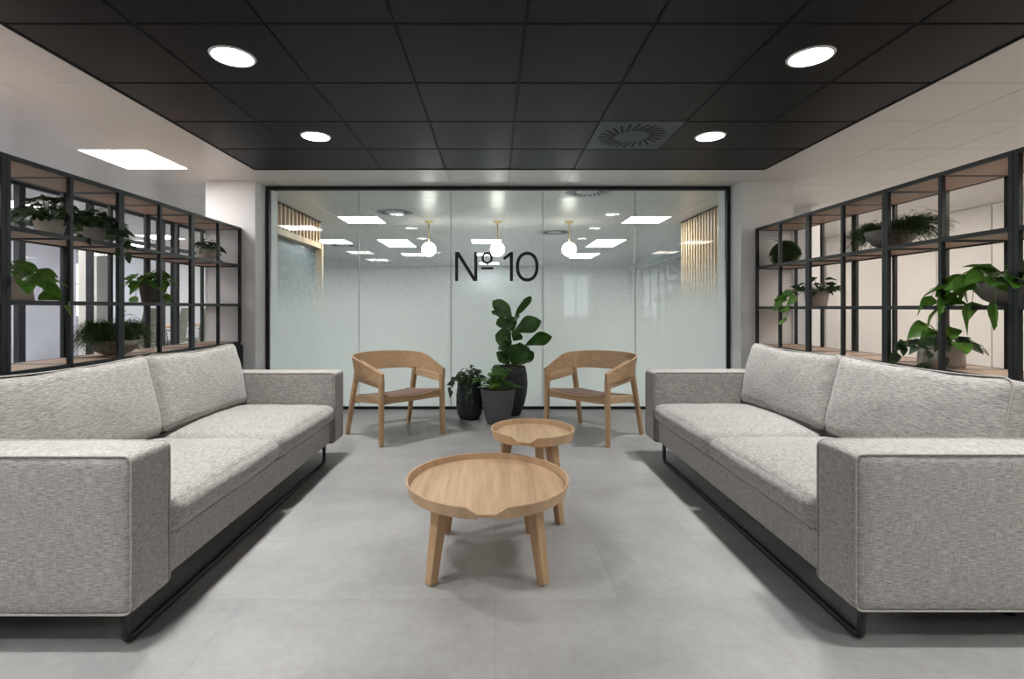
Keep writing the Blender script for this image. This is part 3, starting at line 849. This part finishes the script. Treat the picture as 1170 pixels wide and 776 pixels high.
# ------------------------------------------------------------ plants
rnd = random.Random(11)
def leaf(m, base, d, up, L, W, kind='oval', droop=.3, fold=.18, nu=7):
    d = Vector(d).normalized(); up = Vector(up); side = d.cross(up)
    if side.length < 1e-4: side = d.cross(Vector((1, 0, 0)))
    side.normalize(); up = side.cross(d).normalized()
    def wid(t):
        if kind == 'heart': return math.sin(PI * min(1, (t * .94 + .05)) ** .62) ** .8
        if kind == 'fiddle': return (.52 + .0 * t) * math.sin(PI * min(1, t * 1.9 + .0)) ** .6 * (t < .28) + (t >= .28) * (max(0.0, math.sin(PI * (min(1, .2 + .8 * (t ** .9)))) ** .62)) if False else max(0., (math.sin(PI * t ** 1.15) ** .68) * (.70 + .42 * t))
        return math.sin(PI * t ** .85) ** .85
    rows = []
    p = Vector(base)
    for i in range(nu + 1):
        t = i / nu
        c = Vector(base) + d * L * t + Vector((0, 0, -1)) * droop * L * t * t
        w = max(.0, wid(min(.999, max(.001, t)))) * W / 2
        if i == 0 or i == nu: w = W * .02
        hf = fold * w
        wv = math.sin(t * 9 + base[0] * 50) * w * (.16 if kind == 'fiddle' else .08)
        rows.append([c - side * w + up * (hf + wv), c - side * w * .5 + up * hf * .35, c, c + side * w * .5 + up * hf * .35, c + side * w + up * (hf - wv)])
    v = [q for r in rows for q in r]; f = []
    for i in range(nu):
        for j in range(4): a = i * 5 + j; f.append((a, a + 1, a + 6, a + 5))
    m.add(v, f)

def pot(t, prof, mat, soil_z=None, soil_r=None, n=48, th=.012, sq=0.):
    r_top, z_top = prof[-1]
    pr = [(.0001, 0)] + list(prof) + [(r_top - th, z_top), (r_top - th, z_top - .03)]
    m = MB(); m.lathe(pr, n)
    if sq:
        m.v = [(x * (1 + sq * (abs(math.sin(2 * math.atan2(y, x))) ** 2)), y * (1 + sq * (abs(math.sin(2 * math.atan2(y, x))) ** 2)), z) for x, y, z in m.v]
    o = m.build('pot', mat, t, True)
    s = MB(); s.disc(r_top - th + .001, z_top - .022, n)
    q = s.v; s.add([(x, y, z - .01) for x, y, z in q], [tuple(range(n - 1, -1, -1))])
    s.build('soil', 'soil', t)
    return o

def bezier(a, b, c, n=8):
    a, b, c = Vector(a), Vector(b), Vector(c)
    return [a * (1 - t) ** 2 + b * 2 * t * (1 - t) + c * t * t for t in [i / n for i in range(n + 1)]]

def keep_on(m, edge, lo=.004, hi=.372):
    """leaves rest on the board; only past its front edge may they hang"""
    if edge is None: return
    out = []
    for x, y, z in m.v:
        u = x * (1 if edge > 0 else -1); e = abs(edge)
        if u < e + .012:
            if z < lo: 
                if u > e - .05: x = (e + .013) * (1 if edge > 0 else -1)
                else: z = lo
            if z > hi: z = hi
        out.append((x, y, z))
    m.v = out
def leafy(t, r0, z0, spread, height, n, L, W, mat, kind='heart', vines=(), droop=.4, seed=1, low=-.02, stem='stem_green', edge=None):
    """bushy plant; vines: end points of trailing stems (local)"""
    rn = random.Random(seed); fm, sm = MB(), MB()
    for k in range(n):
        a = rn.uniform(0, 2 * PI); rr = math.sqrt(rn.random())
        tip = Vector((math.cos(a) * spread[0] * rr, math.sin(a) * spread[1] * rr, z0 + height * (1 - rr ** 1.6) * rn.uniform(.55, 1) + low * rr))
        base = Vector((math.cos(a) * r0 * rr * .6, math.sin(a) * r0 * rr * .6, z0 - .02))
        mid = (base + tip) / 2 + Vector((0, 0, height * .25))
        pts = bezier(base, mid, tip, 6); sm.tube(pts, .0022, 5, r1=.0014)
        out = Vector((math.cos(a) + rn.uniform(-.6, .6), math.sin(a) + rn.uniform(-.6, .6), rn.uniform(-.35, .45)))
        s = rn.uniform(.7, 1.15)
        leaf(fm, tip, out, Vector((rn.uniform(-.5, .5), rn.uniform(-.9, .1), 1)), L * s, W * s, kind, droop * rn.uniform(.3, 1.2))
    for e in vines:
        end, nl = e[0], e[1]; end = Vector(end)
        a = math.atan2(end.y, end.x); base = Vector((math.cos(a) * r0 * .8, math.sin(a) * r0 * .8, z0))
        mid = Vector((end.x * .75 + base.x * .25, end.y * .75 + base.y * .25, z0 + (.06 if len(e) < 3 else e[2])))
        pts = bezier(base, mid, end, 12); sm.tube(pts, .0025, 5, r1=.0015)
        for q in range(nl):
            i = min(12, int(3 + 9 * (q + 1) / nl)); d = Vector((rn.uniform(-1, 1), rn.uniform(-1, .3), rn.uniform(-.6, .4)))
            if q == nl - 1: d = (pts[12] - pts[10])
            s = rn.uniform(.75, 1.1)
            leaf(fm, pts[i], d, Vector((0, -1, .5)), L * s, W * s, kind, droop * .6)
    keep_on(fm, edge); keep_on(sm, edge)
    fm.build('foliage', mat, t, True); sm.build('stems', stem, t, True)

def grassy(t, z0, rx, ry, n, mat, seed=3, up=.10, reach=.3, hang=.12, th=.0022, r0=.08, left=0, edge=None):
    rn = random.Random(seed); m = MB()
    for k in range(n):
        a = rn.uniform(0, 2 * PI); q = math.sqrt(rn.random())
        b = Vector((math.cos(a) * r0 * q * rx / ry, math.sin(a) * r0 * q, z0 - .02))
        ln = rn.uniform(.45, 1.0)
        e = Vector((math.cos(a) * rx * ln * (1 if rn.random() < .5 else .8), math.sin(a) * ry * ln, z0 - hang * rn.random() * ln + up * .6 * rn.random()))
        if left and rn.random() < .28: e.x += left * rn.random(); e.z -= hang * .8 * rn.random()
        mid = (b + e) / 2 + Vector((rn.uniform(-.02, .02), rn.uniform(-.02, .02), up * rn.uniform(.6, 1.5)))
        pts = bezier(b, mid, e, 6); m.tube(pts, th, 3, r1=th * .5)
        for j in (2, 3, 4, 5):
            if rn.random() < .8:
                d = Vector((rn.uniform(-1, 1), rn.uniform(-1, 1), rn.uniform(-.9, .7))).normalized() * rn.uniform(.015, .035)
                m.tube([pts[j], pts[j] + d], th * .9, 3, r1=th * .5)
    keep_on(m, edge)
    m.build('foliage', mat, t, True)

# floor pots in front of the glass
t = thing('potted_fiddle_leaf_fig', 'fiddle leaf fig in a tall black rounded planter by the glass', 'potted plant', (.147, 5.035, 0))
pot(t, [(.095, 0), (.115, .004), (.150, .09), (.180, .22), (.188, .32), (.180, .42), (.165, .49)], 'pot_black', th=.016)
def fl(px, py, dd=0.):
    q = P(500 + px / 4.314, 320 + py / 4.314, 5.035 + dd); return q - Vector((.147, 5.035, 0))
fm, sm = MB(), MB()
figs = [((380, 182), (465, 72), 46, .0, -.10, (.6, -.9, .2)), ((368, 192), (266, 98), 78, -.03, -.12, (.3, -1, .35)), ((330, 196), (264, 150), 42, .05, .12, (0, -.5, 1)),
        ((374, 222), (288, 218), 74, -.02, -.16, (.1, -.9, .75)), ((376, 258), (514, 200), 88, -.03, -.10, (-.3, -1, .5)), ((366, 312), (282, 268), 100, .0, -.14, (-.2, -1, .5)),
        ((432, 322), (566, 278), 76, .05, .02, (0, -.8, .7)), ((372, 418), (402, 306), 112, -.06, -.14, (.1, -1, .25)), ((362, 418), (476, 352), 84, .05, .12, (.1, -.9, .6)),
        ((352, 420), (286, 352), 56, -.03, -.12, (0, -.9, .7)), ((380, 424), (466, 398), 34, -.04, -.16, (0, -.6, 1)), ((372, 300), (406, 258), 60, .06, .12, (.2, -1, .3)),
        ((370, 410), (318, 290), 66, -.03, -.08, (.5, -1, .2)), ((372, 260), (350, 170), 60, .08, .14, (0, -1, .2)), ((372, 360), (450, 330), 70, .10, .2, (0, -.8, .7)), ((372, 340), (300, 330), 60, .10, .2, (0, -.8, .7)),
        ((372, 200), (405, 180), 50, -.02, -.1, (0, -.8, .7))]
for (b, e, w, d0, d1, up) in figs:
    B = fl(b[0], b[1], d0); E = fl(e[0], e[1], d1); d = E - B; L = d.length
    leaf(fm, B - Vector((0, 0, -.0)), d + Vector((0, 0, .10 * L)), up, L * 1.02, w / 4.314 * 4.98 / F * 1.12, 'fiddle', .10, .2, 12)
    sm.tube([Vector((0, 0, B.z - .02)) * 1, B], .004, 6, r1=.003)
sm.tube([(0, .0, .44), (.004, 0, .7), (-.004, 0, .95), (.004, 0, 1.04)], .010, 8, r1=.006)
fm.build('foliage', 'leaf_fig', t, True); sm.build('stem', 'stem_brown', t, True)

t = thing('potted_pothos', 'trailing small leaf plant in the tall dark pot, leftmost by the glass', 'potted plant', (-.245, 4.86, 0))
pot(t, [(.07, 0), (.095, .006), (.118, .05), (.130, .14), (.126, .25), (.112, .35), (.106, .395)], 'pot_black', th=.014)
leafy(t, .09, .395, (.125, .12), .12, 90, .062, .042, 'leaf_dark', 'heart', [((-.17, -.08, .29), 6), ((-.10, -.14, .27), 5), ((.03, -.15, .22), 6), ((-.02, -.15, .25), 5), ((-.19, -.02, .31), 5)], seed=4)

t = thing('potted_fern', 'bright green fern in the lower grey pot, in front of the fig', 'potted plant', (.032, 4.655, 0))
pot(t, [(.085, 0), (.105, .01), (.125, .08), (.140, .16), (.155, .27), (.163, .318), (.165, .325)], 'pot_slate', th=.014, sq=.02)
fm, sm = MB(), MB(); rn = random.Random(9)
for k in range(46):
    a = rn.uniform(0, 2 * PI); rr = rn.uniform(.07, .23); e = Vector((math.cos(a) * rr * 1.05, math.sin(a) * rr * .62 - .01, .31 + rn.uniform(.10, .26) - rr * .4))
    pts = bezier((math.cos(a) * .03, math.sin(a) * .03, .30), Vector((e.x * .45, e.y * .45, e.z + .04)), e, 10); sm.tube(pts, .002, 4)
    for i in range(3, 11):
        for sg in (-1, 1):
            d = (pts[i] - pts[i - 1]).normalized(); sd = d.cross(Vector((0, 0, 1))).normalized() * sg
            leaf(fm, pts[i], d * .6 + sd, Vector((0, -.3, 1)), .052 * (1.15 - i / 14), .019, 'oval', .2, nu=4)
fm.build('foliage', 'leaf_bright', t, True); sm.build('stems', 'stem_green', t, True)

# shelf plants
def shelf_spot(side, px, z, off=.19):
    s = 1 if side == 'right' else -1; Xp = (XPR if s > 0 else XPL) + off
    d = Xp * F / abs(px - VX)
    return (s * Xp, d, z + .0125)
ZL = dict(t2=HL[1], t1=HL[2], t0=HL[3]); ZR = dict(t2=HR[1], t1=HR[2], t0=HR[3])
TP = [(.05, 0), (.062, .006), (.075, .07), (.085, .13)]
def scaled(prof, s, h): return [(r * s, z * h) for r, z in prof]

x, y, z = shelf_spot('left', 57, ZL['t2'], .2)
t = thing('potted_ivy', 'dark leaved ivy in a pale pot on the upper left shelf, near end', 'potted plant', (x, y, z))
pot(t, scaled(TP, .98, .85), 'pot_pale')
leafy(t, .08, .12, (.16, .16), .16, 120, .075, .06, 'leaf_dark', 'heart', [((.10, -.26, .02), 6), ((.14, .05, .03), 5)], seed=21, edge=0.2, stem='stem_green')
x, y, z = shelf_spot('left', 106, ZL['t2'], .2)
t = thing('potted_ivy', 'dark ivy hanging from a second pale pot, right of the first, upper left shelf', 'potted plant', (x, y, z))
pot(t, scaled(TP, .98, .85), 'pot_pale')
leafy(t, .08, .12, (.16, .16), .16, 110, .078, .062, 'leaf_dark', 'heart', [((.225, .02, -.05), 6), ((.22, -.07, -.03), 6), ((.15, .12, .03), 5)], seed=22, edge=0.2)
x, y, z = shelf_spot('left', 10, ZL['t1'], .17)
t = thing('potted_aralia', 'large leaf plant in a tapered stone pot at the left photo edge', 'potted plant', (x, y, z))
pot(t, [(.092, 0), (.098, .004), (.085, .135), (.082, .14)], 'pot_stone', sq=.12, n=64)
leafy(t, .06, .14, (.17, .15), .10, 34, .13, .085, 'leaf_mid', 'oval', [((.05, .16, .06), 2), ((.10, .18, .03), 2)], .6, seed=23, edge=0.17)
x, y, z = shelf_spot('left', 172, ZL['t1'], .17)
t = thing('potted_pothos', 'green heart leaved plant in a dark tapered pot, middle left shelf', 'potted plant', (x, y, z))
pot(t, [(.052, 0), (.06, .005), (.072, .08), (.082, .155), (.083, .165)], 'pot_dark')
leafy(t, .06, .165, (.16, .15), .12, 46, .095, .078, 'leaf_mid', 'heart', [((.02, -.20, .05), 3), ((.0, -.17, .0), 2, .02), ((.02, .17, .08), 3)], .5, seed=24, edge=0.17)
x, y, z = shelf_spot('left', 236, ZL['t2'], .17)
t = thing('potted_succulent', 'small leafy plant in a pale round pot, upper left shelf by column', 'potted plant', (x, y, z))
pot(t, [(.062, 0), (.07, .005), (.083, .06), (.090, .115)], 'pot_stone')
leafy(t, .07, .115, (.12, .12), .12, 50, .07, .055, 'leaf_dark', 'heart', [((.02, .20, .04), 4), ((.05, -.22, -.0), 3)], .5, seed=25, edge=0.17)
x, y, z = shelf_spot('left', 131, ZL['t0'], .19)
t = thing('planted_bowl', 'grassy plant in a wide grey bowl on the low left shelf', 'potted plant', (x, y, z))
m = MB(); BW = [(.055, 0), (.075, .003), (.135, .03), (.180, .075), (.198, .115)]
pot(t, scaled(BW, .84, .95), 'pot_grey', th=.014)
grassy(t, .115, .19, .36, 800, 'leaf_grass', 31, .16, hang=.13, r0=.14, edge=.19)
fm, sm = MB(), MB()
for k, (dx, dy, dz) in enumerate(((.05, -.03, .27), (.03, -.08, .25), (.05, .04, .29), (.0, .08, .32), (.02, .0, .22))):
    pts = bezier((0, 0, .1), (dx * .2, dy * .2, .2), (dx, dy, dz), 8); sm.tube(pts, .004, 5, r1=.002)
    for j in range(2): leaf(fm, pts[8 - j * 2], (rnd.uniform(-.5, .8), rnd.uniform(-1, 1), .1), (0, 0, 1), .07, .05, 'heart', .3)
fm.build('tall_leaves', 'leaf_bright', t, True); sm.build('stems', 'stem_green', t, True)

x, y, z = shelf_spot('right', 897, ZR['t2'], .18)
t = thing('moss_ball_plant', 'round ball of fine dark grass on the upper right shelf', 'potted plant', (x, y, z))
pot(t, scaled(TP, .9, .4), 'pot_dark')
rn = random.Random(5); m = MB()
m.lathe([(max(.0001, .108 * math.sin(PI * i / 12)), .125 - .105 * math.cos(PI * i / 12)) for i in range(13)], 20)
for k in range(2200):
    u = Vector((rn.gauss(0, 1), rn.gauss(0, 1), rn.gauss(0, 1))).normalized(); u.z = abs(u.z) if rn.random() < .6 else u.z
    c = Vector((u.x * .105, u.y * .118, .125 + u.z * .115)); e = c + Vector((u.x * .03, u.y * .03, -.035 + .02 * u.z)) + Vector((rn.uniform(-.015, .015),) * 3)
    if e.z < .004: e.z = .004
    if c.z < .01: c.z = .01
    m.tube([c * .86 + Vector((0, 0, .014)), c, e], .003, 3, r1=.0012)
for k in range(16):
    a = rn.uniform(0, 2 * PI); m.tube(bezier((0, 0, .16), (math.cos(a) * .05, math.sin(a) * .05, .26), (math.cos(a) * .13, math.sin(a) * .16, .24 + rn.uniform(-.05, .04)), 6), .0014, 3)
m.build('foliage', 'leaf_grass', t, True)
x, y, z = shelf_spot('right', 933, ZR['t1'], .17)
t = thing('potted_pothos', 'trailing pothos in a small stone pot, middle right shelf by column', 'potted plant', (x, y, z))
pot(t, [(.066, 0), (.072, .005), (.084, .08), (.092, .150)], 'pot_stone', sq=.08, n=64)
leafy(t, .06, .150, (.15, .14), .13, 36, .085, .07, 'leaf_dark', 'heart', [], .5, seed=41, edge=-0.17)
fm, sm = MB(), MB()
# vines leaning out over the front edge
for pts, ls in (([(-.03, 0, .16), (-.12, .12, .18), (-.20, .20, .03)], 4), ([(-.03, .02, .15), (-.20, .06, .12), (-.21, .10, -.13)], 5), ([(-.03, .03, .15), (-.16, .16, .16), (-.20, .22, -.02)], 3), ([(-.02, .02, .16), (-.10, .14, .2), (-.12, .24, .1)], 3)):
    q = bezier(*pts, 10); sm.tube(q, .0028, 5)
    for k in range(ls):
        i = 10 - k * 2; leaf(fm, q[i], (rnd.uniform(-.5, .2), rnd.uniform(-.2, 1), rnd.uniform(-.3, .3)), (-.4, -1, .5), .095, .075, 'heart', .3)
fm.build('trailing_leaves', 'leaf_bright', t, True); sm.build('vine', 'stem_green', t, True)
x, y, z = shelf_spot('right', 1018, ZR['t2'], .17)
t = thing('planted_bowl', 'wispy grass plant in a wide stone bowl on the upper right shelf', 'potted plant', (x, y, z))
pot(t, scaled(BW, .80, 1.1), 'pot_grey', th=.014)
grassy(t, .115, .17, .50, 640, 'leaf_grass', 33, .13, hang=.18, r0=.12, edge=-.17)
x, y, z = shelf_spot('right', 1154, ZR['t1'], .17)
t = thing('planted_bowl', 'big leaved pothos in a stone bowl at the right photo edge', 'potted plant', (x, y, z))
pot(t, scaled(BW, .82, 1.12), 'pot_grey', th=.014)
leafy(t, .14, .13, (.22, .26), .11, 60, .145, .105, 'leaf_mid', 'heart', [((-.14, .22, .0), 4, .05), ((-.12, .30, -.06), 4, .02), ((-.16, .05, .02), 3), ((-.14, .33, .06), 3), ((-.18, -.1, .02), 3)], .45, seed=43, edge=-0.17)
x, y, z = shelf_spot('right', 1075, ZR['t0'], .17)
t = thing('potted_pothos', 'trailing pothos in a pale stone pot on the low right shelf', 'potted plant', (x, y, z))
pot(t, [(.098, 0), (.108, .006), (.104, .08), (.098, .128)], 'pot_stone', sq=.10, n=64)
leafy(t, .08, .128, (.16, .17), .10, 44, .085, .066, 'leaf_dark', 'heart', [((-.13, -.16, .08), 4, .16), ((-.11, .0, .02), 4), ((-.15, .16, .07), 4), ((-.15, -.08, .03), 4)], .5, seed=44, edge=-0.17)
fm, sm = MB(), MB()
for bx_, by_, bz_ in ((-.06, .03, .26), (-.05, -.12, .25), (-.06, -.19, .16), (-.03, .0, .22)):
    q = bezier((0, 0, .12), (bx_ * .4, by_ * .4, .26), (bx_, by_, bz_), 8); sm.tube(q, .003, 5)
    leaf(fm, q[8], (-.3, by_ * 3, -.2), (-.5, -1, .5), .125, .10, 'heart', .2)
fm.build('tall_leaves', 'leaf_bright', t, True); sm.build('vine', 'stem_green', t, True)

# ------------------------------------------------------------ world, camera
w = bpy.data.worlds.new('World'); scene.world = w; w.use_nodes = True
bg = w.node_tree.nodes['Background']; bg.inputs[0].default_value = (.82, .90, 1.0, 1); bg.inputs[1].default_value = 1.6
cam = bpy.data.cameras.new('camera'); co = bpy.data.objects.new('camera', cam); COL.objects.link(co)
cam.sensor_width = 36; cam.sensor_fit = 'HORIZONTAL'; cam.lens = F / 1170 * 36
cam.shift_x = (585 - VX) / 1170; cam.shift_y = -(388 - VY) / 1170
co.location = (0, 0, CH); co.rotation_euler = (R(90), 0, 0)
cam.clip_start = .05; cam.clip_end = 100
scene.camera = co
scene.view_settings.view_transform = 'Standard'; scene.view_settings.look = 'None'
scene.view_settings.gamma = 1; scene.view_settings.use_curve_mapping = False
scene.view_settings.exposure = 0.8
